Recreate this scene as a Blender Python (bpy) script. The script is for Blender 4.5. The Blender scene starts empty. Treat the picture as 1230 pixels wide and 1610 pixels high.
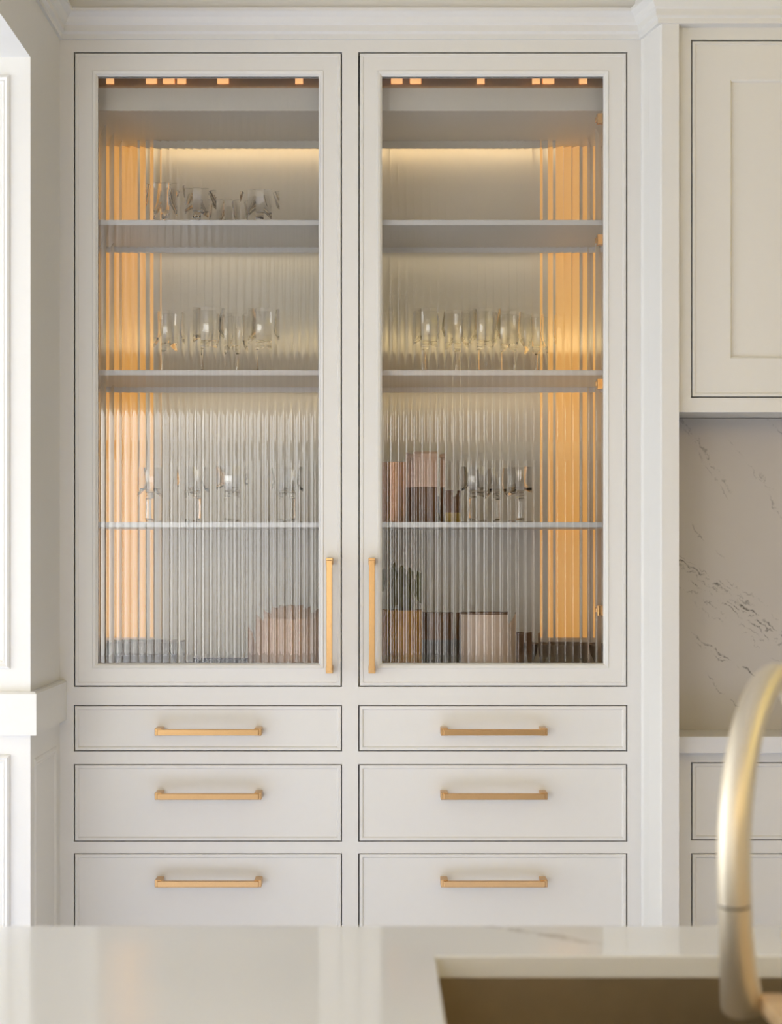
import bpy, bmesh, math, random
from mathutils import Vector, Matrix

random.seed(7)
scene = bpy.context.scene
C = scene.collection

# ------------------------------------------------------------------ camera
FPX, ZF, HX, HY, CAMZ = 2280.0, 3.0, 590.0, 878.0, 1.285
cam_d = bpy.data.cameras.new('camera')
cam = bpy.data.objects.new('camera', cam_d)
C.objects.link(cam)
cam.location = (0, -ZF, CAMZ)
cam.rotation_euler = (math.radians(90), 0, 0)
cam_d.sensor_width = 36.0
cam_d.sensor_fit = 'AUTO'
cam_d.lens = FPX / 1610.0 * 36.0
cam_d.shift_x = (615.0 - HX) / 1610.0
cam_d.shift_y = (HY - 805.0) / 1610.0
cam_d.clip_start = 0.05
cam_d.dof.use_dof = True
cam_d.dof.focus_distance = ZF + 0.02
cam_d.dof.aperture_fstop = 6.0
scene.camera = cam

# ------------------------------------------------------------------ world, lights, exposure
world = bpy.data.worlds.new('world')
scene.world = world
world.use_nodes = True
bg = world.node_tree.nodes['Background']
bg.inputs[0].default_value = (0.86, 0.93, 1.0, 1)
bg.inputs[1].default_value = 0.9


def area(name, loc, rot, sx, sy, power, col):
    l = bpy.data.lights.new(name, 'AREA')
    l.shape = 'RECTANGLE'
    l.size, l.size_y, l.energy, l.color = sx, sy, power, col
    o = bpy.data.objects.new(name, l)
    o.location = loc
    o.rotation_euler = rot
    C.objects.link(o)
    return o


R90 = math.radians(90)
# daylight standing in the side window (faces +X) and in the rear window (faces +Y)
area('daylight_side_window', (-3.36, -1.3, 1.1), (0, -R90, 0), 2.0, 1.6, 48, (1.0, 0.985, 0.91))
area('daylight_rear_window', (-1.8, -6.45, 1.35), (R90, 0, 0), 3.0, 1.9, 116, (1.0, 0.985, 0.93))
# low sun falling through the side window onto the floor of the aisle
sun_d = bpy.data.lights.new('sun', 'SUN')
sun_d.energy, sun_d.angle, sun_d.color = 19.0, 0.05, (0.60, 0.69, 1.0)
sun = bpy.data.objects.new('sun', sun_d)
C.objects.link(sun)
sun.rotation_euler = Vector((1, -0.10, -0.52)).to_track_quat('-Z', 'Y').to_euler()
# unseen warm fill lights, added to bounce off the ceiling
area('added_warm_fill', (2.7, -2.6, 2.10), (math.pi, 0, 0), 0.5, 4.5, 26, (1.0, 0.80, 0.20))
area('added_warm_fill', (0.9, -5.9, 2.0), (math.pi, 0, 0), 4.0, 0.5, 100, (1.0, 0.78, 0.40))

vs = scene.view_settings
vs.view_transform = 'Standard'
vs.look = 'None'
vs.gamma = 1.0
vs.use_curve_mapping = False
vs.exposure = 0.0
scene.cycles.max_bounces = 10
scene.cycles.transmission_bounces = 10
scene.cycles.glossy_bounces = 4
scene.cycles.diffuse_bounces = 3
scene.cycles.adaptive_threshold = 0.055
scene.cycles.sample_clamp_indirect = 14.0
scene.cycles.use_denoising = True


def PX(px, y=0.0):
    return (px - HX) * (ZF + y) / FPX


def PZ(py, y=0.0):
    return CAMZ + (HY - py) * (ZF + y) / FPX


# ------------------------------------------------------------------ materials
def new_mat(name):
    m = bpy.data.materials.new(name)
    m.use_nodes = True
    nt = m.node_tree
    return m, nt, nt.nodes['Principled BSDF']


def soft_paint(name, col, rough=0.45, var=0.02, bump=0.02, scale=60, metallic=0.0, col2=None):
    m, nt, p = new_mat(name)
    tc = nt.nodes.new('ShaderNodeTexCoord')
    n = nt.nodes.new('ShaderNodeTexNoise')
    n.inputs['Scale'].default_value = scale
    n.inputs['Detail'].default_value = 4
    nt.links.new(tc.outputs['Object'], n.inputs['Vector'])
    r = nt.nodes.new('ShaderNodeMix')
    r.data_type = 'RGBA'
    c2 = col2 or tuple(max(0, c * (1 - var)) for c in col)
    r.inputs['A'].default_value = (*col, 1)
    r.inputs['B'].default_value = (*c2, 1)
    nt.links.new(n.outputs['Fac'], r.inputs['Factor'])
    nt.links.new(r.outputs['Result'], p.inputs['Base Color'])
    p.inputs['Roughness'].default_value = rough
    p.inputs['Metallic'].default_value = metallic
    if bump:
        b = nt.nodes.new('ShaderNodeBump')
        b.inputs['Strength'].default_value = bump
        b.inputs['Distance'].default_value = 0.002
        nt.links.new(n.outputs['Fac'], b.inputs['Height'])
        nt.links.new(b.outputs['Normal'], p.inputs['Normal'])
    return m


def wood(name, a, b, scale=(1, 12, 12), rough=0.45):
    m, nt, p = new_mat(name)
    tc = nt.nodes.new('ShaderNodeTexCoord')
    mp = nt.nodes.new('ShaderNodeMapping')
    mp.inputs['Scale'].default_value = scale
    n = nt.nodes.new('ShaderNodeTexNoise')
    n.inputs['Scale'].default_value = 6
    n.inputs['Detail'].default_value = 6
    r = nt.nodes.new('ShaderNodeValToRGB')
    r.color_ramp.elements[0].color = (*a, 1)
    r.color_ramp.elements[1].color = (*b, 1)
    r.color_ramp.elements[0].position = 0.35
    r.color_ramp.elements[1].position = 0.68
    nt.links.new(tc.outputs['Object'], mp.inputs['Vector'])
    nt.links.new(mp.outputs['Vector'], n.inputs['Vector'])
    nt.links.new(n.outputs['Fac'], r.inputs['Fac'])
    nt.links.new(r.outputs['Color'], p.inputs['Base Color'])
    p.inputs['Roughness'].default_value = rough
    return m


def glass_mat(name, col=(1, 1, 1), ior=1.5, rough=0.0):
    m, nt, p = new_mat(name)
    nt.nodes.remove(p)
    g = nt.nodes.new('ShaderNodeBsdfGlass')
    g.inputs['Color'].default_value = (*col, 1)
    g.inputs['IOR'].default_value = ior
    g.inputs['Roughness'].default_value = rough
    nt.links.new(g.outputs[0], nt.nodes['Material Output'].inputs['Surface'])
    return m


def emit_mat(name, col, strength, base=None):
    m, nt, p = new_mat(name)
    p.inputs['Base Color'].default_value = (*(base or col), 1)
    p.inputs['Emission Color'].default_value = (*col, 1)
    p.inputs['Emission Strength'].default_value = strength
    return m


def stone(name, base, vein_col, veins, axes, rough=0.12, cloud=0.04):
    """Polished stone with veins laid along given lines of the slab (world metres, on the two axes named)."""
    m, nt, p = new_mat(name)
    N, L = nt.nodes.new, nt.links.new
    geo = N('ShaderNodeNewGeometry')

    def math_n(op, a, b=None, clamp=False):
        n = N('ShaderNodeMath')
        n.operation = op
        n.use_clamp = clamp
        for i, v in enumerate((a, b)):
            if v is None:
                continue
            if hasattr(v, 'is_output') or hasattr(v, 'links'):
                L(v, n.inputs[i])
            else:
                n.inputs[i].default_value = v
        return n.outputs[0]

    def noise(scale, detail=4, rough_=0.55):
        n = N('ShaderNodeTexNoise')
        n.inputs['Scale'].default_value = scale
        n.inputs['Detail'].default_value = detail
        n.inputs['Roughness'].default_value = rough_
        L(geo.outputs['Position'], n.inputs['Vector'])
        return n.outputs['Fac']

    sep = N('ShaderNodeSeparateXYZ')
    L(geo.outputs['Position'], sep.inputs[0])
    A, B = sep.outputs[axes[0]], sep.outputs[axes[1]]
    wob = math_n('SUBTRACT', noise(9, 6, 0.62), 0.5)
    fine = math_n('SUBTRACT', noise(55, 3), 0.5)
    brk = noise(38, 4, 0.7)
    total = None
    for (a0, b0, a1, b1, width, amp, strength, cut) in veins:
        ln = math.hypot(a1 - a0, b1 - b0)
        dx, dz = (a1 - a0) / ln, (b1 - b0) / ln
        pa, pb = math_n('SUBTRACT', A, a0), math_n('SUBTRACT', B, b0)
        d = math_n('ADD', math_n('MULTIPLY', pa, -dz), math_n('MULTIPLY', pb, dx))
        d = math_n('ADD', d, math_n('MULTIPLY', wob, amp))
        d = math_n('ADD', d, math_n('MULTIPLY', fine, amp * 0.28))
        t = math_n('ADD', math_n('MULTIPLY', pa, dx), math_n('MULTIPLY', pb, dz))
        t = math_n('DIVIDE', t, ln)
        e = math_n('MULTIPLY', math_n('MULTIPLY', t, 9.0, True), math_n('MULTIPLY', math_n('SUBTRACT', 1.0, t), 9.0, True))
        v = math_n('SUBTRACT', 1.0, math_n('DIVIDE', math_n('ABSOLUTE', d), width), True)
        bk = math_n('MULTIPLY', math_n('SUBTRACT', brk, cut), 7.0, True)
        v = math_n('MULTIPLY', math_n('MULTIPLY', v, e), math_n('MULTIPLY', bk, strength), True)
        total = v if total is None else math_n('MAXIMUM', total, v)
    cl = N('ShaderNodeMix')
    cl.data_type = 'RGBA'
    cl.inputs['A'].default_value = (*base, 1)
    cl.inputs['B'].default_value = (*(c * (1 - 2.2 * cloud) for c in base), 1)
    L(noise(3.0, 5), cl.inputs['Factor'])
    mx = N('ShaderNodeMix')
    mx.data_type = 'RGBA'
    L(cl.outputs['Result'], mx.inputs['A'])
    mx.inputs['B'].default_value = (*vein_col, 1)
    L(total, mx.inputs['Factor'])
    L(mx.outputs['Result'], p.inputs['Base Color'])
    p.inputs['Roughness'].default_value = rough
    return m


M = {}
M['paint'] = soft_paint('cabinet_paint', (0.83, 0.81, 0.75), 0.42)
M['trim_paint'] = soft_paint('trim_paint', (0.825, 0.81, 0.76), 0.45)
M['wall'] = soft_paint('wall_paint', (0.74, 0.71, 0.66), 0.7)
M['ceiling'] = soft_paint('ceiling_paint', (0.80, 0.76, 0.69), 0.8)
M['inside'] = soft_paint('cabinet_interior_paint', (0.87, 0.84, 0.75), 0.5)
M['edge'] = soft_paint('white_edge', (0.92, 0.92, 0.90), 0.3)
M['brass'] = soft_paint('satin_brass', (0.68, 0.42, 0.19), 0.27, 0.06, 0.01, 200, 1.0)
M['champagne'] = soft_paint('brushed_champagne', (0.86, 0.79, 0.65), 0.46, 0.06, 0.01, 200, 1.0)
M['sink_metal'] = soft_paint('dark_bronze_steel', (0.64, 0.55, 0.40), 0.38, 0.15, 0.02, 40, 1.0)
M['dark_metal'] = soft_paint('dark_metal', (0.10, 0.09, 0.08), 0.4, 0.1, 0.0, 40, 1.0)
M['ribbed_glass'] = glass_mat('reeded_glass', (1.0, 1.0, 1.0), 1.5)
M['crystal'] = glass_mat('clear_crystal', (1, 1, 1), 1.5)
M['glow'] = emit_mat('warm_light_diffuser', (1.0, 0.45, 0.07), 0.46, (0.72, 0.55, 0.33))
M['glow_top'] = emit_mat('warm_white_diffuser', (1.0, 0.74, 0.42), 4.5)
M['glow_shelf'] = emit_mat('soft_white_diffuser', (1.0, 0.82, 0.52), 1.05)
M['led'] = emit_mat('warm_led', (1.0, 0.52, 0.20), 0.8)
M['floor'] = soft_paint('pale_limestone', (0.66, 0.65, 0.64), 0.5, 0.12, 0.05, 6)
M['walnut'] = wood('walnut_panelling', (0.13, 0.085, 0.05), (0.22, 0.15, 0.09), (8, 8, 1))
M['board'] = wood('maple_board', (0.62, 0.42, 0.22), (0.76, 0.56, 0.33), (1, 9, 9))
M['amber'] = wood('amber_glaze', (0.44, 0.19, 0.012), (0.62, 0.31, 0.03), (8, 8, 3), 0.35)
M['copper'] = soft_paint('hammered_copper', (0.85, 0.48, 0.25), 0.42, 0.3, 0.5, 180, 0.5)
M['terracotta'] = soft_paint('pale_terracotta', (0.78, 0.52, 0.36), 0.7, 0.15, 0.2, 90)
M['cream'] = soft_paint('cream_stoneware', (0.80, 0.62, 0.46), 0.6, 0.12, 0.15, 120)
M['brown'] = soft_paint('dark_brown_glaze', (0.22, 0.105, 0.045), 0.4, 0.3, 0.1, 60)
M['slate'] = soft_paint('slate_glaze', (0.14, 0.125, 0.115), 0.5, 0.25, 0.1, 60)
M['taupe'] = soft_paint('taupe_stoneware', (0.26, 0.19, 0.13), 0.6, 0.25, 0.2, 80)
M['mustard'] = soft_paint('mustard_glaze', (0.50, 0.33, 0.06), 0.4, 0.2, 0.1, 60)
M['leaf'] = soft_paint('dark_leaf', (0.06, 0.075, 0.015), 0.45, 0.4, 0.1, 40, 0.0, (0.15, 0.11, 0.03))
M['clay'] = soft_paint('warm_clay', (0.76, 0.48, 0.29), 0.6, 0.2, 0.15, 70)

V = []


def vein(p0, p1, width, amp, s, cut, y):
    V.append((PX(p0[0], y), PZ(p0[1], y), PX(p1[0], y), PZ(p1[1], y), width, amp, s, cut))


YS = 0.09   # face of the backsplash
for off, wd, st, ct, l0, l1 in ((0, .0042, .95, .40, 1030, 1310), (9, .0028, .8, .43, 1050, 1300), (-9, .0022, .6, .45, 1060, 1190), (20, .0026, .7, .45, 1070, 1260),
                                (34, .0020, .55, .47, 1060, 1220), (-20, .0018, .45, .48, 1120, 1290), (48, .0018, .4, .49, 1080, 1300)):
    f = lambda x: 862 + off + (x - 1040) * 0.69
    vein((l0, f(l0)), (l1, f(l1)), wd, 0.085, st, ct, YS)
for (a, b, wd, am, st, ct) in (((1072, 650), (1155, 775), .0034, .075, .55, .44), ((1078, 668), (1150, 790), .0020, .085, .4, .46),
                               ((1180, 640), (1300, 720), .0026, .07, .5, .42), ((1198, 740), (1250, 850), .0028, .06, .55, .42),
                               ((1085, 820), (1140, 880), .0022, .06, .45, .44), ((1078, 990), (1200, 1072), .0030, .07, .8, .41),
                               ((1090, 1010), (1180, 1060), .0020, .08, .55, .44), ((1110, 1060), (1170, 1120), .0024, .06, .5, .46),
                               ((1140, 690), (1230, 780), .0016, .08, .35, .46)):
    vein(a, b, wd, am, st, ct, YS)
M['marble'] = stone('veined_marble', (0.66, 0.62, 0.565), (0.13, 0.115, 0.10), V, (0, 2), 0.22)
M['quartz'] = stone('white_quartz', (0.90, 0.915, 0.92), (0.42, 0.40, 0.37),
                    [(0.02, -1.50, 0.22, -1.63, 0.008, 0.05, 0.7, 0.40), (-0.9, -1.7, -0.2, -2.3, 0.008, 0.09, 0.6, 0.42),
                     (0.5, -2.4, 1.2, -1.7, 0.008, 0.09, 0.6, 0.42)], (0, 1), 0.07, 0.02)
M['counter'] = stone('white_counter_stone', (0.82, 0.81, 0.79), (0.42, 0.40, 0.37),
                     [(0.7, 0.1, 1.5, -0.05, 0.006, 0.06, 0.5, 0.42)], (0, 1), 0.15, 0.02)

# ------------------------------------------------------------------ object helpers
BASE = {}


def link(name, me, mat, parent=None, smooth=False):
    """verts of me are in world metres (or in the thing's own frame when it has no recorded base)"""
    o = bpy.data.objects.new(name, me)
    C.objects.link(o)
    if mat is not None:
        me.materials.append(mat)
    if parent is not None:
        o.parent = parent
        b = BASE.get(parent.name, Vector((0, 0, 0)))
        me.transform(Matrix.Translation(-b))
        BASE[o.name] = b
    if smooth:
        me.shade_smooth()
        me.set_sharp_from_angle(angle=math.radians(smooth if smooth is not True else 35))
    return o


def tag(o, label, cat, group=None):
    o['label'] = label
    o['category'] = cat
    if group:
        o['group'] = group
    return o


def struct(o):
    o['kind'] = 'structure'
    return o


def thing(name, loc, label, cat, group=None):
    o = bpy.data.objects.new(name, None)
    C.objects.link(o)
    o.location = loc
    o.empty_display_size = 0.05
    BASE[o.name] = Vector(loc)
    return tag(o, label, cat, group)


def from_bm(bm, name='mesh'):
    bmesh.ops.recalc_face_normals(bm, faces=bm.faces)
    me = bpy.data.meshes.new(name)
    bm.to_mesh(me)
    bm.free()
    return me


def add_box(bm, x0, x1, y0, y1, z0, z1, bev=0.0, seg=2):
    r = bmesh.ops.create_cube(bm, size=1)
    vs_ = r['verts']
    for v in vs_:
        v.co = Vector((x0 + (v.co.x + .5) * (x1 - x0), y0 + (v.co.y + .5) * (y1 - y0), z0 + (v.co.z + .5) * (z1 - z0)))
    if bev:
        es = list({e for v in vs_ for e in v.link_edges})
        bmesh.ops.bevel(bm, geom=es, offset=bev, segments=seg, affect='EDGES', profile=0.5)


def box(*a, **k):
    bm = bmesh.new()
    add_box(bm, *a, **k)
    return from_bm(bm)


def boxes(lst, bev=0.0):
    bm = bmesh.new()
    for b in lst:
        add_box(bm, *b, bev=bev)
    return from_bm(bm)


def pydata(verts, faces):
    me = bpy.data.meshes.new('mesh')
    me.from_pydata(verts, [], faces)
    bm = bmesh.new()
    bm.from_mesh(me)
    bmesh.ops.recalc_face_normals(bm, faces=bm.faces)
    bm.to_mesh(me)
    bm.free()
    return me


def ring(x0, x1, z0, z1, prof, closed=False, cap_last=False, cap_first=False, tf=None):
    """Mitred frame: prof is a list of (inset, y); each point gives a rectangle ring."""
    verts, faces = [], []
    for ins, y in prof:
        for (x, z) in ((x0 + ins, z0 + ins), (x1 - ins, z0 + ins), (x1 - ins, z1 - ins), (x0 + ins, z1 - ins)):
            verts.append((x, y, z))
    n = len(prof)
    for i in range(n if closed else n - 1):
        a, b = i * 4, ((i + 1) % n) * 4
        for k in range(4):
            faces.append((a + k, a + (k + 1) % 4, b + (k + 1) % 4, b + k))
    if cap_last:
        faces.append(tuple((n - 1) * 4 + k for k in range(4)))
    if cap_first:
        faces.append((3, 2, 1, 0))
    if tf:
        verts = [tf(v) for v in verts]
    return pydata(verts, faces)


def sweep(path, prof, side=1):
    """path: XY polyline; prof: closed list of (outward offset, z). Mitred at corners. Outward = right of travel * side."""
    n = len(path)
    nrm = []
    for i in range(n - 1):
        d = Vector((path[i + 1][0] - path[i][0], path[i + 1][1] - path[i][1])).normalized()
        nrm.append(Vector((d.y, -d.x)) * side)
    verts, faces = [], []
    for i in range(n):
        if i == 0:
            m = nrm[0]
        elif i == n - 1:
            m = nrm[-1]
        else:
            m = (nrm[i - 1] + nrm[i]) / (1 + nrm[i - 1].dot(nrm[i]))
        for d, z in prof:
            verts.append((path[i][0] + m.x * d, path[i][1] + m.y * d, z))
    k = len(prof)
    for i in range(n - 1):
        for j in range(k):
            a, b = i * k + j, i * k + (j + 1) % k
            faces.append((a, b, b + k, a + k))
    faces.append(tuple(range(k))[::-1])
    faces.append(tuple((n - 1) * k + j for j in range(k)))
    return pydata(verts, faces)


def extrude_poly(pts, z0, z1):
    n = len(pts)
    verts = [(x, y, z0) for x, y in pts] + [(x, y, z1) for x, y in pts]
    faces = [(i, (i + 1) % n, n + (i + 1) % n, n + i) for i in range(n)]
    faces += [tuple(range(n))[::-1], tuple(range(n, 2 * n))]
    return pydata(verts, faces)


def lathe(prof, seg=28, cx=0, cy=0, cz=0, flute=None):
    """prof: (r, z) from axis to axis, or closed when first and last have r > 0."""
    verts, faces, rows = [], [], []
    for i, (r, z) in enumerate(prof):
        if r < 1e-6:
            rows.append([len(verts)])
            verts.append((cx, cy, cz + z))
        else:
            row = []
            for k in range(seg):
                a = 2 * math.pi * k / seg
                rr = r * (flute(i, k) if flute else 1)
                row.append(len(verts))
                verts.append((cx + rr * math.cos(a), cy + rr * math.sin(a), cz + z))
            rows.append(row)
    for a, b in zip(rows[:-1], rows[1:]):
        for k in range(seg):
            k2 = (k + 1) % seg
            if len(a) == 1 and len(b) == 1:
                continue
            if len(a) == 1:
                faces.append((a[0], b[k2], b[k]))
            elif len(b) == 1:
                faces.append((a[k], a[k2], b[0]))
            else:
                faces.append((a[k], a[k2], b[k2], b[k]))
    return pydata(verts, faces)


def tube(path, radii, seg=20, nrm=Vector((0, 0, 1))):
    """Round tube along a planar 3-D path whose plane has normal nrm."""
    verts, faces = [], []
    n = len(path)
    for i, p in enumerate(path):
        t = (path[min(i + 1, n - 1)] - path[max(i - 1, 0)]).normalized()
        b = t.cross(nrm).normalized()
        for k in range(seg):
            a = 2 * math.pi * k / seg
            verts.append(p + (b * math.cos(a) + nrm * math.sin(a)) * radii[i])
    for i in range(n - 1):
        for k in range(seg):
            k2 = (k + 1) % seg
            faces.append((i * seg + k, i * seg + k2, (i + 1) * seg + k2, (i + 1) * seg + k))
    faces.append(tuple(range(seg)))
    faces.append(tuple((n - 1) * seg + k for k in range(seg)))
    return pydata([tuple(v) for v in verts], faces)


# ================================================================== THE SETTING
XL = PX(94)          # face of the side wall at the cabinet
XR = PX(1008)        # end of the face frame
YJ = -0.255          # jamb of the cased opening
CEIL = 2.62
WT = 0.30            # thickness of the side wall
SOFF = PZ(90, YJ)    # soffit of the cased opening
struct(link('floor', box(-3.6, 3.1, -6.5, 0.5, -0.05, 0.0), M['floor']))
struct(link('ceiling', box(-3.6, 3.1, -6.5, 0.5, CEIL, CEIL + 0.05), M['ceiling']))
struct(link('wall_back', box(-3.6, 3.1, 0.40, 0.5, 0, CEIL), M['wall']))
struct(link('wall_right', box(3.0, 3.1, -6.5, 0.40, 0, CEIL), M['wall']))
struct(link('wall_left', boxes([
    (XL - WT, XL, YJ, 0.40, 0, CEIL),
    (XL - WT, XL, -3.5, YJ, SOFF, CEIL),
    (XL - WT, XL, -6.4, -3.5, 0, CEIL)]), M['trim_paint']))
# far wall of the next room with its low window opening
struct(link('wall_far', boxes([
    (-3.5, -3.4, -6.5, -3.6, 0, CEIL), (-3.5, -3.4, -0.45, 0.40, 0, CEIL),
    (-3.5, -3.4, -3.6, -0.45, 0, 0.08), (-3.5, -3.4, -3.6, -0.45, 2.5, CEIL)]), M['wall']))
# wall behind the camera with two window openings
struct(link('wall_front', boxes([
    (-0.3, 3.0, -6.5, -6.4, 0, CEIL), (-3.4, -3.3, -6.5, -6.4, 0, CEIL),
    (-3.3, -0.3, -6.5, -6.4, 0, 0.4), (-3.3, -0.3, -6.5, -6.4, 2.3, CEIL)]), M['walnut']))


def window(n, along_x, a0, a1, z0, z1, at):
    fr = []
    t = 0.05
    cuts = [a0, (a0 + a1) / 2, a1]

    def bar(p0, p1, q0, q1):
        if along_x:
            fr.append((p0, p1, at - 0.03, at + 0.03, q0, q1))
        else:
            fr.append((at - 0.03, at + 0.03, p0, p1, q0, q1))
    bar(a0, a1, z0, z0 + t)
    bar(a0, a1, z1 - t, z1)
    bar(a0, a0 + t, z0 + t, z1 - t)
    bar(a1 - t, a1, z0 + t, z1 - t)
    bar(cuts[1] - 0.02, cuts[1] + 0.02, z0 + t, z1 - t)
    struct(link('window_%d' % n, boxes(fr), M['trim_paint']))


window(1, False, -3.6, -0.45, 0.08, 2.5, -3.43)
window(2, True, -3.3, -0.3, 0.4, 2.3, -6.43)

# crown moulding: along the side wall, over the cabinet, round the pilaster, over the next cabinets
YP = -0.089          # pilaster front
YU = -0.07           # face of the upper cabinet
XP0, XP1 = PX(1041, YP), PX(1068, YP)
Z0 = PZ(63)
crown = [(-0.05, Z0), (0.006, Z0), (0.006, Z0 + 0.010), (0.012, Z0 + 0.014), (0.012, Z0 + 0.026), (0.017, Z0 + 0.030),
         (0.022, Z0 + 0.040), (0.033, Z0 + 0.048), (0.033, Z0 + 0.055), (0.020, Z0 + 0.057), (0.020, CEIL - 0.03),
         (0.05, CEIL - 0.002), (-0.05, CEIL - 0.002)]
struct(link('trim_1', sweep([(XL, -3.4), (XL, 0.0), (XR, 0.0), (XP0 - 0.004, YP), (1.9, YP)], crown), M['trim_paint']))
# pilaster between the display cabinet and the next cabinets
pil = [(XR, 0.02), (XR, -0.006), (XR + 0.004, -0.010), (XR + 0.010, -0.040), (XP0 - 0.003, YP + 0.004), (XP0, YP),
       (XP1, YP), (XP1, 0.02)]
struct(link('trim_2', extrude_poly(pil, 0, Z0 + 0.001), M['trim_paint']))
# chair rail round the jamb and the return
rail = [(0, PZ(1155, YJ)), (0.0145, PZ(1155, YJ)), (0.0145, PZ(1090, YJ)), (0.010, PZ(1087, YJ)), (0, PZ(1087, YJ))]
struct(link('trim_3', sweep([(XL - WT + 0.002, YJ), (XL, YJ), (XL, -0.0005)], rail), M['trim_paint']))
rm = [(0, 0), (0.002, -0.004), (0.006, -0.0065), (0.010, -0.0035), (0.013, -0.0045), (0.016, 0.0)]
jx1, jx0 = PX(17, YJ), PX(17, YJ) - 0.215
k = 4
for (a, b) in ((1078, 118), (1320 + 260, 1186)):
    za = PZ(1052, YJ) if k == 4 else 0.15
    zb = PZ(b, YJ)
    struct(link('trim_%d' % k, ring(jx0, jx1, za, zb, [(i, YJ + d) for i, d in rm]), M['trim_paint']))
    k += 1
struct(link('trim_6', ring(-0.225, -0.035, 0.15, PZ(1172, -0.03), [(i, d * 0.4) for i, d in rm],
                           tf=lambda v: (XL - v[1], v[0], v[2])), M['trim_paint']))
# unseen ledges added beneath the warm fill lights
struct(link('trim_7', box(2.40, 2.999, -4.9, -0.3, 2.02, 2.08), M['trim_paint']))
struct(link('trim_8', box(-1.15, 2.95, -6.399, -5.6, 1.92, 1.98), M['trim_paint']))
# furred-out wall behind the splash
struct(link('wall_splash', box(XP1 + 0.001, 3.0, YS + 0.02, 0.40, 0.0, CEIL), M['wall']))

# ================================================================== DISPLAY CABINET
cab = thing('display_cabinet', ((XL + XR) / 2, 0.2, 0.0),
            'tall built-in cream cabinet with two reeded glass doors above six brass-handled drawers', 'cabinet')
YB = 0.324           # back panel face
DEP = 0.022          # thickness of doors and face frame
ox0, ox1, ox2, ox3 = PX(116), PX(538), PX(563.5), PX(987)
ztop, zdoor_t, zdoor_b = Z0, PZ(81.5), PZ(1080)
# face frame pieces
link('stile', box(XL, ox0, 0, DEP, 0, ztop), M['paint'], cab)
link('stile', box(ox3, XR, 0, DEP, 0, ztop), M['paint'], cab)
link('stile', box(ox1, ox2, 0, DEP, 0, zdoor_t), M['paint'], cab)
link('rail', box(ox0, ox3, 0, DEP, zdoor_t, ztop + 0.004), M['paint'], cab)
drs = [(1110, 1180), (1203, 1322), (1343, 1600)]
rl = [(1080, 1108.5), (1181.5, 1201.5), (1323.5, 1341.5), (1601.5, 1852)]
for (a, b) in rl:
    for (xa, xb) in ((ox0, ox1), (ox2, ox3)):
        link('rail', box(xa, xb, 0, DEP, PZ(b), PZ(a)), M['paint'], cab)
# carcass
ix0, ix1 = PX(133), PX(972)
px0, px1 = -0.085, -0.005
ziT, ziB = PZ(174, 0.055), PZ(1064, 0.03)
link('side_panel', box(XL + 0.001, ix0, DEP, 0.39, 0.0, ztop), M['inside'], cab)
link('side_panel', box(ix1, XR + 0.03, DEP, 0.39, 0.0, ztop), M['inside'], cab)
link('partition', box(px0, px1, DEP, YB, ziB, ziT), M['inside'], cab)
link('back_panel', box(ix0, ix1, YB, 0.345, 0.0, ztop), M['inside'], cab)
link('top_panel', box(ix0, ix1, DEP + 0.050, YB, ziT, ziT + 0.02), M['inside'], cab)
link('bottom_panel', box(ix0, ix1, DEP, YB, ziB - 0.02, ziB), M['inside'], cab)
link('drawer_deck', box(ix0, ix1, DEP, YB, 0.28, 0.30), M['inside'], cab)

# doors
dw = 0.0460
dprof = [(0, DEP), (0, 0.0012), (0.0012, 0), (0.0062, 0), (0.0072, 0.0018), (dw - 0.0105, 0.0018), (dw - 0.009, 0.0),
         (dw - 0.004, 0.0015), (dw - 0.0015, 0.005), (dw, 0.006), (dw, DEP)]
NF = 28


def pane_mesh(x0, x1, z0, z1, yf, yb, sag=0.00095, seg=10):
    top, n = [], NF * seg
    for i in range(n + 1):
        f = i / seg
        t = (f - math.floor(f)) * 2 - 1 if i < n else 1
        if i % seg == 0:
            t = 1
        top.append((x0 + (x1 - x0) * i / n, yf - sag * (1 - t * t)))
    verts = []
    for (x, y) in top:
        verts += [(x, y, z0), (x, y, z1), (x, yb, z0), (x, yb, z1)]
    faces = []
    for i in range(n):
        a, b = i * 4, (i + 1) * 4
        faces += [(a, b, b + 1, a + 1), (a + 3, b + 3, b + 2, a + 2), (a + 2, b + 2, b, a), (a + 1, b + 1, b + 3, a + 3)]
    faces += [(0, 1, 3, 2), (n * 4, n * 4 + 2, n * 4 + 3, n * 4 + 1)]
    return pydata(verts, faces)


def bar_handle(c, length, horizontal, w=0.0125):
    """brass pull: square bar on two square posts, y=0 is the front it sits on"""
    bm = bmesh.new()
    x, z = c
    h = length / 2
    if horizontal:
        add_box(bm, x - h + 0.004, x + h - 0.004, -0.040, -0.029, z - w / 2, z + w / 2, 0.0012)
        for s in (-1, 1):
            add_box(bm, x + s * (h - 0.006) - 0.0075, x + s * (h - 0.006) + 0.0075, -0.034, 0.001, z - w / 2 - 0.001, z + w / 2 + 0.0015, 0.0012)
    else:
        add_box(bm, x - w / 2, x + w / 2, -0.040, -0.029, z - h + 0.004, z + h - 0.004, 0.0012)
        for s in (-1, 1):
            add_box(bm, x - w / 2 - 0.001, x + w / 2 + 0.001, -0.034, 0.001, z + s * (h - 0.006) - 0.0075, z + s * (h - 0.006) + 0.0075, 0.0012)
    return from_bm(bm)


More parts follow.
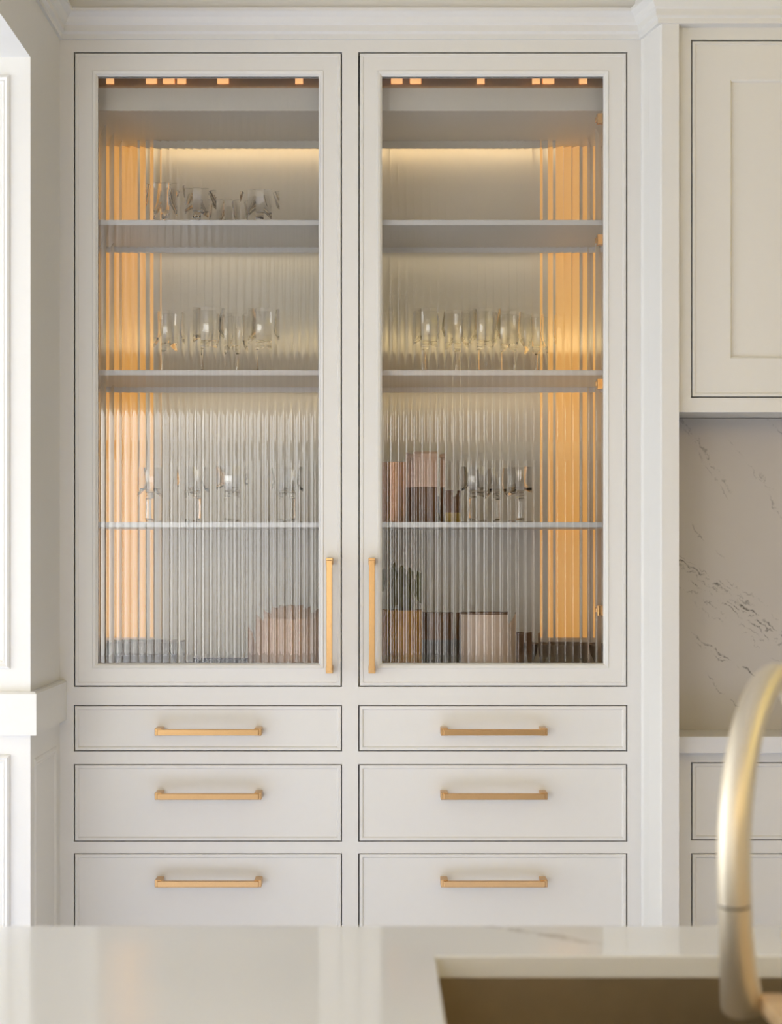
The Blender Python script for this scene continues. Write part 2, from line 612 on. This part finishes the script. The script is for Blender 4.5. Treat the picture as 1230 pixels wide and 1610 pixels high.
YH = -0.036
for (a, b, hx, hinge_x) in ((118, 536, 518, 146), (566, 985, 585, 944)):
    x0, x1, z0, z1 = PX(a), PX(b), PZ(1078), PZ(83.5)
    d = link('door', ring(x0, x1, z0, z1, dprof, closed=True), M['paint'], cab)
    pn = link('glass_pane', pane_mesh(x0 + dw, x1 - dw, z0 + dw, z1 - dw, 0.0115, 0.0155), M['ribbed_glass'], d, 12)
    pn['label'] = 'vertically reeded clear glass'
    h = link('handle', bar_handle((PX(hx, YH), PZ(968, YH)), 180 * (ZF + YH) / FPX, False), M['brass'], d)
    h['label'] = 'upright satin brass bar handle'
    for hy in (188, 378, 604, 960):
        s = 1 if a < 300 else -1
        xx = PX(hinge_x, 0.03)
        link('hinge', boxes([(xx - 0.006, xx + 0.006 + 0.004, DEP + 0.0005, DEP + 0.010, PZ(hy, 0.03) - 0.011, PZ(hy, 0.03) + 0.011),
                             (xx + s * 0.004 - 0.003, xx + s * 0.004 + 0.003, DEP + 0.010, DEP + 0.020, PZ(hy, 0.03) - 0.004, PZ(hy, 0.03) + 0.006)], 0.001),
             M['brass'], d)

# drawers
rprof = [(0, DEP), (0, 0.0012), (0.0012, 0), (0.0060, 0), (0.0085, 0.0028), (0.010, 0.0028)]
for (xa, xb, hc) in ((115.8 + 2, 536.5, 327), (565.5, 985, 777.5)):
    for (ya, yb), hy in zip(drs, (1149.5, 1250.5, 1388)):
        d = link('drawer', ring(PX(xa), PX(xb), PZ(yb), PZ(ya), rprof, cap_last=True, cap_first=True), M['paint'], cab)
        h = link('handle', bar_handle((PX(hc, YH), PZ(hy + 2, YH)), 166 * (ZF + YH) / FPX, True), M['brass'], d)
        h['label'] = 'satin brass bar handle'

# shelves: three per compartment
SH = [350, 586, 825]
YSF, YSB = 0.040, 0.315
SZ = []
for py in SH:
    zc = PZ(py, YSF)
    SZ.append(zc + 0.0055)
    for (xa, xb) in ((ix0, px0), (px1, ix1)):
        s = link('shelf', box(xa + 0.001, xb - 0.001, YSF + 0.004, YSB, zc - 0.005, zc + 0.0055), M['inside'], cab)
        link('edge_strip', box(xa + 0.001, xb - 0.001, YSF, YSF + 0.004, zc - 0.0055, zc + 0.0055, bev=0.001), M['edge'], s)
        if py < 700:
            link('light_strip', box(xa + (0.085 if xa < -0.3 else 0.012), xb - (0.012 if xa < -0.3 else 0.10), YSB - 0.045, YSB - 0.015, zc - 0.0075, zc - 0.005), M['glow_shelf'], s)
            link('lip', box(xa + 0.003, xb - 0.003, YSB - 0.056, YSB - 0.051, zc - 0.0165, zc - 0.005), M['edge'], s)
# valances with a row of small lamps, upright light strips in the back corners
for (xa, xb, dots) in ((ix0, px0, (175, 240, 266, 288, 352, 470)), (px1, ix1, (625, 652, 756, 842, 862, 915))):
    v = link('valance', box(xa, xb, DEP + 0.036, DEP + 0.050, ziT, ztop - 0.01), M['inside'], cab)
    link('light_bar', box(xa + 0.02, xb - 0.02, DEP + 0.028, DEP + 0.036, PZ(138, 0.055), PZ(112, 0.055)), M['brass'], v)
    for dx in dots:
        x, z = PX(dx, 0.05), PZ(128, 0.05)
        link('bulb', box(x - 0.010, x + 0.010, DEP + 0.025, DEP + 0.028, z - 0.006, z + 0.006, bev=0.0012), M['led'], v)
for (xa, xb) in ((ix0 + 0.002, ix0 + 0.078), (0.398, 0.482)):
    link('light_strip', box(xa, xb, YB - 0.006, YB, PZ(1002, YB), ziT - 0.002), M['glow'], cab)
for (xa, xb) in ((ix0 + 0.09, px0 - 0.01), (px1 + 0.01, 0.39)):
    q = link('ceiling_strip', box(xa, xb, YB - 0.030, YB - 0.022, ziT - 0.004, ziT), M['glow_top'], cab)
    link('lip', box(xa - 0.005, xb + 0.005, YB - 0.046, YB - 0.041, ziT - 0.016, ziT), M['inside'], q)

# ================================================================== GLASSWARE AND POTTERY
def goblet_mesh(h, rb, rf, bowl, seg=24):
    """stemmed glass: height, bowl radius, foot radius, bowl height; with wall thickness and a cut lower bowl"""
    t = 0.0016
    zb = h - bowl
    prof = [(0, 0), (rf, 0), (rf, 0.0018), (rf * 0.55, 0.004), (0.0048, 0.010), (0.0040, zb * 0.55), (0.0046, zb - 0.004), (0.010, zb),
            (rb * 0.62, zb + bowl * 0.10), (rb * 0.90, zb + bowl * 0.27), (rb, zb + bowl * 0.48), (rb * 0.97, zb + bowl * 0.75), (rb * 0.90, h),
            (rb * 0.90 - t, h), (rb * 0.97 - t, zb + bowl * 0.75), (rb - t, zb + bowl * 0.48), (rb * 0.88 - t, zb + bowl * 0.30),
            (rb * 0.55, zb + bowl * 0.17), (0, zb + bowl * 0.13)]
    rows = [(rb * 0.74, zb + bowl * 0.16), (rb * 0.84, zb + bowl * 0.22), (rb * 0.92, zb + bowl * 0.30), (rb * 0.97, zb + bowl * 0.38)]
    prof[9:10] = rows
    cut = {9: 0, 10: 1, 11: 0, 12: 1}
    return lathe(prof, seg, flute=lambda i, k: 1 - (0.045 if i in cut and (k + cut[i]) % 2 else 0))


def coupe_mesh(h, r, seg=24):
    t = 0.002
    prof = [(0, 0), (r * 0.55, 0), (r * 0.55, 0.003), (0.010, 0.007), (0.009, h * 0.28), (r * 0.45, h * 0.40), (r * 0.82, h * 0.62), (r, h),
            (r - t, h), (r * 0.80 - t, h * 0.64), (r * 0.42, h * 0.45), (0, h * 0.42)]
    cut = {5: 0.07, 6: 0.07}
    return lathe(prof, seg, flute=lambda i, k: 1 - (cut.get(i, 0) if k % 2 else 0))


def put(name, me, mat, x, y, z, label, cat, group=None, smooth=24, rz=0.0):
    o = bpy.data.objects.new(name, me)
    C.objects.link(o)
    if not me.materials:
        me.materials.append(mat)
        if smooth:
            me.shade_smooth()
            me.set_sharp_from_angle(angle=math.radians(smooth))
    o.location = (x, y, z)
    o.rotation_euler.z = rz
    return tag(o, label, cat, group)


E = 0.0003
ORD = ['first', 'second', 'third', 'fourth', 'fifth']
wine = goblet_mesh(0.140, 0.030, 0.026, 0.082, 32)
sherry = goblet_mesh(0.120, 0.0265, 0.025, 0.064, 28)
coupe = coupe_mesh(0.098, 0.034)
low = coupe_mesh(0.078, 0.036)
# top shelf: low cut-glass bowls behind the pane with the leftmost handle
for i, (px, y, me, lab) in enumerate(((258, 0.150, coupe, 'tall cut-glass coupe at the light strip end of the top shelf'),
                                      (312, 0.12, low, 'low cut-glass bowl next to the tall coupe on the top shelf'),
                                      (358, 0.215, low, 'low cut-glass bowl between two others on the top shelf'),
                                      (410, 0.13, low, 'low cut-glass bowl on the top shelf nearest the middle stile'))):
    put('glass_bowl', me, M['crystal'], PX(px, y), y, SZ[0] + E, lab, 'glass bowl', 'glass bowls on the top shelf', rz=i * 0.4)
for i, px in enumerate((264, 326, 368, 413)):
    y = (0.15, 0.11, 0.19, 0.12)[i]
    put('wine_goblet', wine, M['crystal'], PX(px, y), y, SZ[1] + E,
        '%s cut crystal goblet from the left on the middle shelf of the left compartment' % ORD[i], 'goblet', 'goblets on the left middle shelf', rz=i * 0.5)
for i, px in enumerate((672, 718, 760, 800, 842)):
    y = (0.12, 0.15, 0.12, 0.16, 0.20)[i]
    put('wine_goblet', wine, M['crystal'], PX(px, y), y, SZ[1] + E,
        '%s cut crystal goblet from the left on the middle shelf of the right compartment' % ORD[i], 'goblet', 'goblets on the right middle shelf', rz=i * 0.7)
for i, px in enumerate((236, 305, 364, 453)):
    y = (0.14, 0.12, 0.10, 0.12)[i]
    put('sherry_glass', sherry, M['crystal'], PX(px, y), y, SZ[2] + E,
        '%s small stemmed glass from the left on the lowest shelf of the left compartment' % ORD[i], 'glass', 'small glasses on the left lowest shelf', rz=i * 0.3)
for i, px in enumerate((748, 779, 816)):
    y = (0.11, 0.17, 0.11)[i]
    put('sherry_glass', sherry, M['crystal'], PX(px, y), y, SZ[2] + E,
        '%s small stemmed glass from the left on the lowest shelf of the right compartment' % ORD[i], 'glass', 'small glasses on the right lowest shelf', rz=i * 0.3)


def S(y):
    return FPX / (ZF + y)


def pot_prof(r0, r1, r2, h, t=0.005, lip=0.0):
    return [(0, 0), (r0 * 0.94, 0), (r0, 0.003), (r1, h * 0.45), (r2, h - 0.006), (r2 + lip, h - 0.003), (r2 + lip, h), (r2 - t, h), (r1 - t, h * 0.45), (r0 - t, 0.008), (0, 0.008)]


# pottery on the lowest shelf of the compartment by the pilaster
y = 0.13
w = 22 / S(y)
o = put('copper_tumbler', lathe(pot_prof(w * 0.9, w * 0.95, w, 0.130), 28), M['copper'], PX(618, y), y, SZ[2] + E,
        'hammered copper tumbler on the lowest shelf beside the pale canister', 'tumbler')
y = 0.125
t = thing('canister', (PX(668, y), y, SZ[2] + E), 'pale terracotta canister with dark lower half on the lowest shelf', 'canister')
w, hh = 27 / S(y), 0.152
bx, by, bz = t.location
link('body', lathe([(0, 0), (w * 0.95, 0), (w, 0.004), (w, hh * 0.5), (0, hh * 0.5)], 28, bx, by, bz), M['brown'], t, 30)
link('neck', lathe([(0, hh * 0.5), (w * 1.0, hh * 0.5), (w, hh * 0.90), (w * 0.97, hh * 0.92), (0, hh * 0.92)], 28, bx, by, bz), M['terracotta'], t, 30)
link('lid', lathe([(0, hh * 0.92), (w * 1.02, hh * 0.92), (w * 1.02, hh * 0.965), (w * 0.8, hh), (0, hh)], 28, bx, by, bz), M['terracotta'], t, 30)
y = 0.13
t = thing('small_jar', (PX(709, y), y, SZ[2] + E), 'small dark jar with mustard foot beside the terracotta canister', 'jar')
bx, by, bz = t.location
w = 13 / S(y)
link('foot', lathe([(0, 0), (w, 0), (w * 1.1, 0.010), (w, 0.022), (0, 0.022)], 22, bx, by, bz), M['mustard'], t, 30)
link('body', lathe([(0, 0.022), (w, 0.022), (w, 0.055), (w * 0.75, 0.064), (w * 0.75, 0.070), (0, 0.070)], 22, bx, by, bz), M['brown'], t, 30)

# cabinet floor, compartment by the pilaster
FZ = ziB + E
y = 0.13
t = thing('potted_plant', (PX(632, y), y, FZ), 'amber glazed pot with dark green leaves on the cabinet floor', 'plant')
bx, by, bz = t.location
w = 33 / S(y)
link('pot', lathe(pot_prof(w * 0.92, w, w, 0.136, 0.006, 0.001), 30, bx, by, bz), M['amber'], t, 30)
link('soil', lathe([(0, 0.118), (w - 0.007, 0.118), (w - 0.007, 0.122), (0, 0.124)], 24, bx, by, bz), M['brown'], t, 30)


def leaf_mesh(base, tip, width, bend, up):
    b, e = Vector(base), Vector(tip)
    ax = e - b
    side = ax.cross(Vector((0, 1, 0.2))).normalized()
    nm = side.cross(ax).normalized()
    verts, faces = [], []
    n = 7
    for i in range(n + 1):
        f = i / n
        c = b + ax * f + nm * bend * math.sin(f * math.pi)
        ww = width * math.sin(min(1, f * 0.93 + 0.07) * math.pi) ** 0.8 * (0.55 + 0.45 * f) + 0.0008
        verts += [c - side * ww, c + nm * 0.0015, c + side * ww, c - nm * 0.0010]
    for i in range(n):
        a, q = i * 4, i * 4 + 4
        for kk in range(4):
            faces.append((a + kk, a + (kk + 1) % 4, q + (kk + 1) % 4, q + kk))
    faces += [(0, 1, 2, 3), (n * 4 + 3, n * 4 + 2, n * 4 + 1, n * 4)]
    return pydata([tuple(v) for v in verts], faces)


for (dx, dy, h_, ww, bd) in ((-0.032, 0.0, 0.105, 0.011, 0.006), (-0.018, 0.014, 0.118, 0.012, 0.005), (0.0, -0.006, 0.112, 0.012, 0.004),
                             (0.018, 0.012, 0.108, 0.012, -0.004), (0.034, 0.0, 0.100, 0.011, -0.006), (0.046, 0.006, 0.092, 0.009, -0.008),
                             (-0.006, 0.02, 0.098, 0.011, 0.004), (0.010, -0.012, 0.094, 0.011, -0.003)):
    link('leaf', leaf_mesh((bx + dx * 0.25, by + dy * 0.4, bz + 0.120), (bx + dx, by + dy, bz + 0.120 + h_), ww, bd, 1), M['leaf'], t, 50)

y = 0.20
t = thing('brown_jug', (PX(688, y), y, FZ), 'brown jug with slate base between the amber pot and the cream crock', 'jug')
bx, by, bz = t.location
w = 37 / S(y)
link('base', lathe([(0, 0), (w * 0.9, 0), (w, 0.01), (w, 0.070), (0, 0.070)], 30, bx, by, bz), M['slate'], t, 30)
link('body', lathe([(0, 0.070), (w, 0.070), (w * 0.98, 0.095), (w * 0.93, 0.122), (w * 0.93, 0.127), (w * 0.86, 0.127), (w * 0.88, 0.085), (0, 0.080)], 30, bx, by, bz), M['brown'], t, 30)
y = 0.115
t = thing('cream_crock', (PX(765, y), y, FZ), 'cream stoneware crock with a dark rim on the cabinet floor', 'crock')
bx, by, bz = t.location
w = 44 / S(y)
link('body', lathe([(0, 0), (w * 0.90, 0), (w * 0.95, 0.004), (w, 0.05), (w * 0.99, 0.10), (w * 0.88, 0.128), (w * 0.84, 0.128), (w * 0.92, 0.10), (w * 0.93, 0.05), (w * 0.85, 0.008), (0, 0.008)], 32, bx, by, bz), M['cream'], t, 30)
link('rim', lathe([(w * 0.84, 0.128), (w * 0.89, 0.128), (w * 0.89, 0.131), (w * 0.84, 0.131), (w * 0.84, 0.128)], 32, bx, by, bz), M['brown'], t, 30)
y = 0.215
w = 26 / S(y)
put('dark_cup', lathe(pot_prof(w * 0.6, w * 0.95, w, 0.082), 26), M['brown'], PX(812, y), y, FZ, 'dark brown cup half hidden behind the cream crock', 'cup')
y = 0.22
w = 50 / S(y)
put('low_bowl', lathe([(0, 0), (w * 0.5, 0), (w * 0.55, 0.006), (w * 0.9, 0.035), (w, 0.058), (w * 0.96, 0.058), (w * 0.85, 0.038), (w * 0.5, 0.012), (0, 0.012)], 36),
    M['taupe'], PX(884, y) + 0.004, y, FZ, 'low taupe bowl on the cabinet floor beside the pilaster', 'bowl')
# cabinet floor, compartment by the opening
y = 0.15
w = 68 / S(y)
put('clay_cloche', lathe([(0, 0), (w * 0.92, 0), (w * 0.97, 0.010), (w, 0.050), (w * 0.93, 0.088), (w * 0.76, 0.118), (w * 0.45, 0.138), (w * 0.18, 0.145), (0, 0.146)], 36),
    M['clay'], PX(459, y), y, FZ, 'rounded warm clay dome on the cabinet floor beside the middle stile', 'cloche')
y = 0.20
w = 58 / S(y)
put('low_bowl', lathe([(0, 0), (w * 0.5, 0), (w * 0.55, 0.006), (w * 0.9, 0.038), (w, 0.064), (w * 0.96, 0.064), (w * 0.85, 0.040), (w * 0.5, 0.012), (0, 0.012)], 36),
    M['taupe'], PX(228, y), y, FZ, 'low taupe bowl on the cabinet floor at the side of the opening', 'bowl')
y = 0.13
t = thing('serving_tray', (PX(345, y), y, FZ), 'low slate grey serving tray beside the clay dome', 'tray')
x0, x1 = PX(300, y), PX(388, y)
link('bottom', box(x0, x1, 0.06, 0.22, FZ, FZ + 0.006, bev=0.001), M['slate'], t)
link('border', boxes([(x0, x1, 0.06, 0.066, FZ + 0.006, FZ + 0.026), (x0, x1, 0.214, 0.22, FZ + 0.006, FZ + 0.026),
                          (x0, x0 + 0.006, 0.066, 0.214, FZ + 0.006, FZ + 0.026), (x1 - 0.006, x1, 0.066, 0.214, FZ + 0.006, FZ + 0.026)]), M['slate'], t)

# ================================================================== CABINETS BESIDE THE PILASTER
XE = 1.98
up = thing('upper_cabinet', ((XP1 + XE) / 2, 0.05, PZ(648, YU)), 'cream wall cabinet with recessed panel door above the marble splash', 'cabinet')
zub = PZ(648, YU)
ux0, ux1 = PX(1087, YU), 1.30
ut, ub = PZ(62.5, YU), PZ(625.5, YU)
zut = PZ(40, YU)
link('stile', box(XP1, ux0, YU, YU + DEP, zub, zut), M['paint'], up)
link('stile', box(ux1, ux1 + 0.03, YU, YU + DEP, zub, zut), M['paint'], up)
link('stile', box(XE - 0.03, XE, YU, YU + DEP, zub, zut), M['paint'], up)
for (xa, xb) in ((ux0, ux1), (ux1 + 0.03, XE - 0.03)):
    link('rail', box(xa, xb, YU, YU + DEP, ut, zut), M['paint'], up)
    link('rail', box(xa, xb, YU, YU + DEP, zub, ub), M['paint'], up)
link('body', box(XP1, XE, YU + DEP + 0.001, YS + 0.019, zub + 0.004, zut + 0.02), M['inside'], up)
g = 0.0028
sw = (1152 - 1090) * (ZF + YU) / FPX
uprof = [(0, YU + DEP), (0, YU + 0.001), (0.001, YU), (0.006, YU), (0.0072, YU + 0.0018), (sw - 0.003, YU + 0.0018), (sw, YU + 0.0035), (sw + 0.0015, YU + 0.0075)]
for (xa, xb) in ((ux0 + g, ux1 - g), (ux1 + 0.03 + g, XE - 0.03 - g)):
    d = link('door', ring(xa, xb, ub + g, ut - g, uprof, cap_first=True), M['paint'], up)
    ins = sw + 0.0015
    link('panel', box(xa + ins, xb - ins, YU + 0.0075, YU + 0.012, ub + g + ins, ut - g - ins), M['paint'], d)

bs = thing('base_cabinet', ((XP1 + XE) / 2, 0.05, 0.0), 'cream base cabinet with drawers under the white stone counter', 'cabinet')
zct = PZ(1158, -0.03)
zcb = PZ(1185, -0.03)
bx0, bx1 = PX(1087), 1.30
link('stile', box(XP1, bx0, 0, DEP, 0.0, zcb), M['paint'], bs)
link('stile', box(bx1, bx1 + 0.03, 0, DEP, 0.0, zcb), M['paint'], bs)
link('stile', box(XE - 0.03, XE, 0, DEP, 0.0, zcb), M['paint'], bs)
link('body', box(XP1 + 0.001, XE, DEP + 0.004, YS + 0.018, 0.0, zcb), M['inside'], bs)
for (xa, xb) in ((bx0, bx1), (bx1 + 0.03, XE - 0.03)):
    for (ya, yb) in ((1180, 1198.5), (1321.5, 1341.5), (1601.5, 1852)):
        link('rail', box(xa, xb, 0, DEP, PZ(yb), min(PZ(ya), zcb)), M['paint'], bs)
    for (ya, yb), hy in (((1200, 1320), 1250), ((1343, 1600), 1388)):
        d = link('drawer', ring(xa + g, xb - g, PZ(yb), PZ(ya), rprof, cap_last=True, cap_first=True), M['paint'], bs)
        link('handle', bar_handle(((xa + xb) / 2, PZ(hy, YH)), 0.217, True), M['brass'], d)
tag(link('stone_counter', box(XP1 + 0.0005, XE + 0.01, -0.030, YS - 0.0005, zcb + 0.0003, zct, bev=0.002), M['counter']),
    'white stone counter on the base cabinet below the splash', 'counter')
tag(link('marble_splash', box(XP1 + 0.0005, 2.2, YS, YS + 0.0195, zct - 0.03, zub + 0.003), M['marble']),
    'grey veined marble slab on the wall under the upper cabinet', 'backsplash')

# ================================================================== ISLAND, SINK, FAUCET
ZT = zct
ZU = ZT - 0.020


def cy(d):
    return -ZF + d


yf, yn = cy(FPX * (CAMZ - ZT) / (1456 - HY)), -2.45
sk0, sk1 = 0.0555, 0.405
sf, sn = cy(1.3315), cy(0.90)
ixa, ixb = -1.5, 1.3
isl = thing('island', (0, -2.05, 0), 'cream kitchen island carrying the sink and glossy white top', 'island')
link('front_panel', box(ixa + 0.04, ixb - 0.04, yf - 0.06, yf - 0.04, 0.0, ZU), M['paint'], isl)
link('back_panel', box(ixa + 0.04, ixb - 0.04, yn + 0.04, yn + 0.06, 0.0, ZU), M['paint'], isl)
for xx in (ixa + 0.04, ixb - 0.06):
    link('end_panel', box(xx, xx + 0.02, yn + 0.06, yf - 0.06, 0.0, ZU), M['paint'], isl)


def slab_with_hole(x0, x1, y0, y1, hx0, hx1, hy0, hy1, z0, z1, bv=0.0015):
    o = [(x0, y0), (x1, y0), (x1, y1), (x0, y1)]
    i = [(hx0, hy0), (hx1, hy0), (hx1, hy1), (hx0, hy1)]
    ib = [(hx0 - bv, hy0 - bv), (hx1 + bv, hy0 - bv), (hx1 + bv, hy1 + bv), (hx0 - bv, hy1 + bv)]
    loops = [(o, z0), (o, z1), (ib, z1), (i, z1 - bv), (i, z0)]
    verts, faces = [], []
    for l, z in loops:
        verts += [(x, y_, z) for x, y_ in l]
    n = len(loops)
    for a in range(n):
        b = (a + 1) % n
        for q in range(4):
            faces.append((a * 4 + q, a * 4 + (q + 1) % 4, b * 4 + (q + 1) % 4, b * 4 + q))
    return pydata(verts, faces)


tag(link('kitchen_worktop', slab_with_hole(ixa, ixb, yn, yf, sk0, sk1, sn, sf, ZU, ZT), M['quartz']),
    'glossy white stone top of the island with a sink cut-out', 'worktop')
# basin: open box with walls and a drain
bt, bb = ZU - 0.0005, ZU - 0.21
b0, b1, b2, b3 = sk0 - 0.004, sk1 + 0.004, sn - 0.004, sf + 0.004
snk = thing('sink', ((b0 + b1) / 2, (b2 + b3) / 2, bb - 0.004), 'dark bronze metal sink set under the island top', 'sink')
loops = [((b0 - 0.02, b1 + 0.02, b2 - 0.02, b3 + 0.02), bt), ((b0, b1, b2, b3), bt), ((b0, b1, b2, b3), bb + 0.012), ((b0 + 0.012, b1 - 0.012, b2 + 0.012, b3 - 0.012), bb),
         ((b0 + 0.012, b1 - 0.012, b2 + 0.012, b3 - 0.012), bb - 0.004), ((b0 - 0.004, b1 + 0.004, b2 - 0.004, b3 + 0.004), bb - 0.004),
         ((b0 - 0.004, b1 + 0.004, b2 - 0.004, b3 + 0.004), bt - 0.003), ((b0 - 0.02, b1 + 0.02, b2 - 0.02, b3 + 0.02), bt - 0.003)]
vv, ff = [], []
for (a, b, c, d), z in loops:
    vv += [(a, c, z), (b, c, z), (b, d, z), (a, d, z)]
for i in range(len(loops)):
    j = (i + 1) % len(loops)
    if i == 3:
        ff += [(12, 13, 14, 15), (16, 17, 18, 19)]
        continue
    for q in range(4):
        ff.append((i * 4 + q, i * 4 + (q + 1) % 4, j * 4 + (q + 1) % 4, j * 4 + q))
link('basin', pydata(vv, ff), M['sink_metal'], snk)
link('drain', lathe([(0, bb + 0.003), (0.035, bb + 0.003), (0.042, bb + 0.001), (0.042, bb), (0, bb)], 24, (b0 + b1) / 2, (b2 + b3) / 2), M['dark_metal'], snk, 30)

# gooseneck faucet on the far deck, spout reaching towards the camera
hx, hy_ = 0.2845, cy(1.15)
cxx, cyy = 0.4176, cy(1.392)
u = Vector((cxx - hx, cyy - hy_, 0))
reach = u.length
u.normalize()
nrm = u.cross(Vector((0, 0, 1))).normalized()
fa = thing('faucet', (cxx, cyy, ZT), 'champagne metal gooseneck faucet arching over the sink', 'faucet')


def P(s, z):
    return Vector((hx, hy_, 0)) + u * s + Vector((0, 0, z))


zj = CAMZ - (1421 - HY) * 1.15 / FPX
zc, b_ = 1.052, 0.128
path = [P(0.003, zj), P(0.0005, zj + 0.02)]
for i in range(25):
    a = math.pi * (1 - i / 24)
    path.append(P(reach / 2 + reach / 2 * math.cos(a), zc + b_ * math.sin(a)))
path += [P(reach, zc - 0.03), P(reach, ZT + 0.03)]
R = 0.0133
link('neck', tube(path, [R] * len(path), 24, nrm), M['champagne'], fa, 50)
link('collar', tube([P(0.0035, zj - 0.0016), P(0.003, zj)], [R * 0.93, R * 0.93], 24, nrm), M['dark_metal'], fa, 50)
hp = [P(0.0035, zj - 0.0016), P(0.007, zj - 0.025), P(0.014, zj - 0.055), P(0.022, zj - 0.076), P(0.027, zj - 0.089), P(0.0272, zj - 0.0905)]
link('spray_head', tube(hp, [R, R * 1.02, R * 1.10, R * 1.22, R * 1.28, R * 1.15], 24, nrm), M['champagne'], fa, 50)
link('base', lathe([(0, 0), (0.027, 0), (0.027, 0.004), (0.022, 0.010), (0.018, 0.030), (0, 0.030)], 28, cxx, cyy, ZT), M['champagne'], fa, 30)
link('lever', tube([P(reach, ZT + 0.045) + nrm * 0.010, P(reach, ZT + 0.047) + nrm * 0.03, P(reach, ZT + 0.055) + nrm * 0.09], [0.008, 0.006, 0.005], 16, u), M['champagne'], fa, 40)
# wooden board lying across the end of the sink
tag(link('cutting_board', box(PX(1190, -ZF + 1.172), 0.66, cy(0.93), cy(1.172), ZT + 0.0002, ZT + 0.014, bev=0.003), M['board']),
    'pale wooden cutting board lying across the sink below the faucet', 'cutting board')
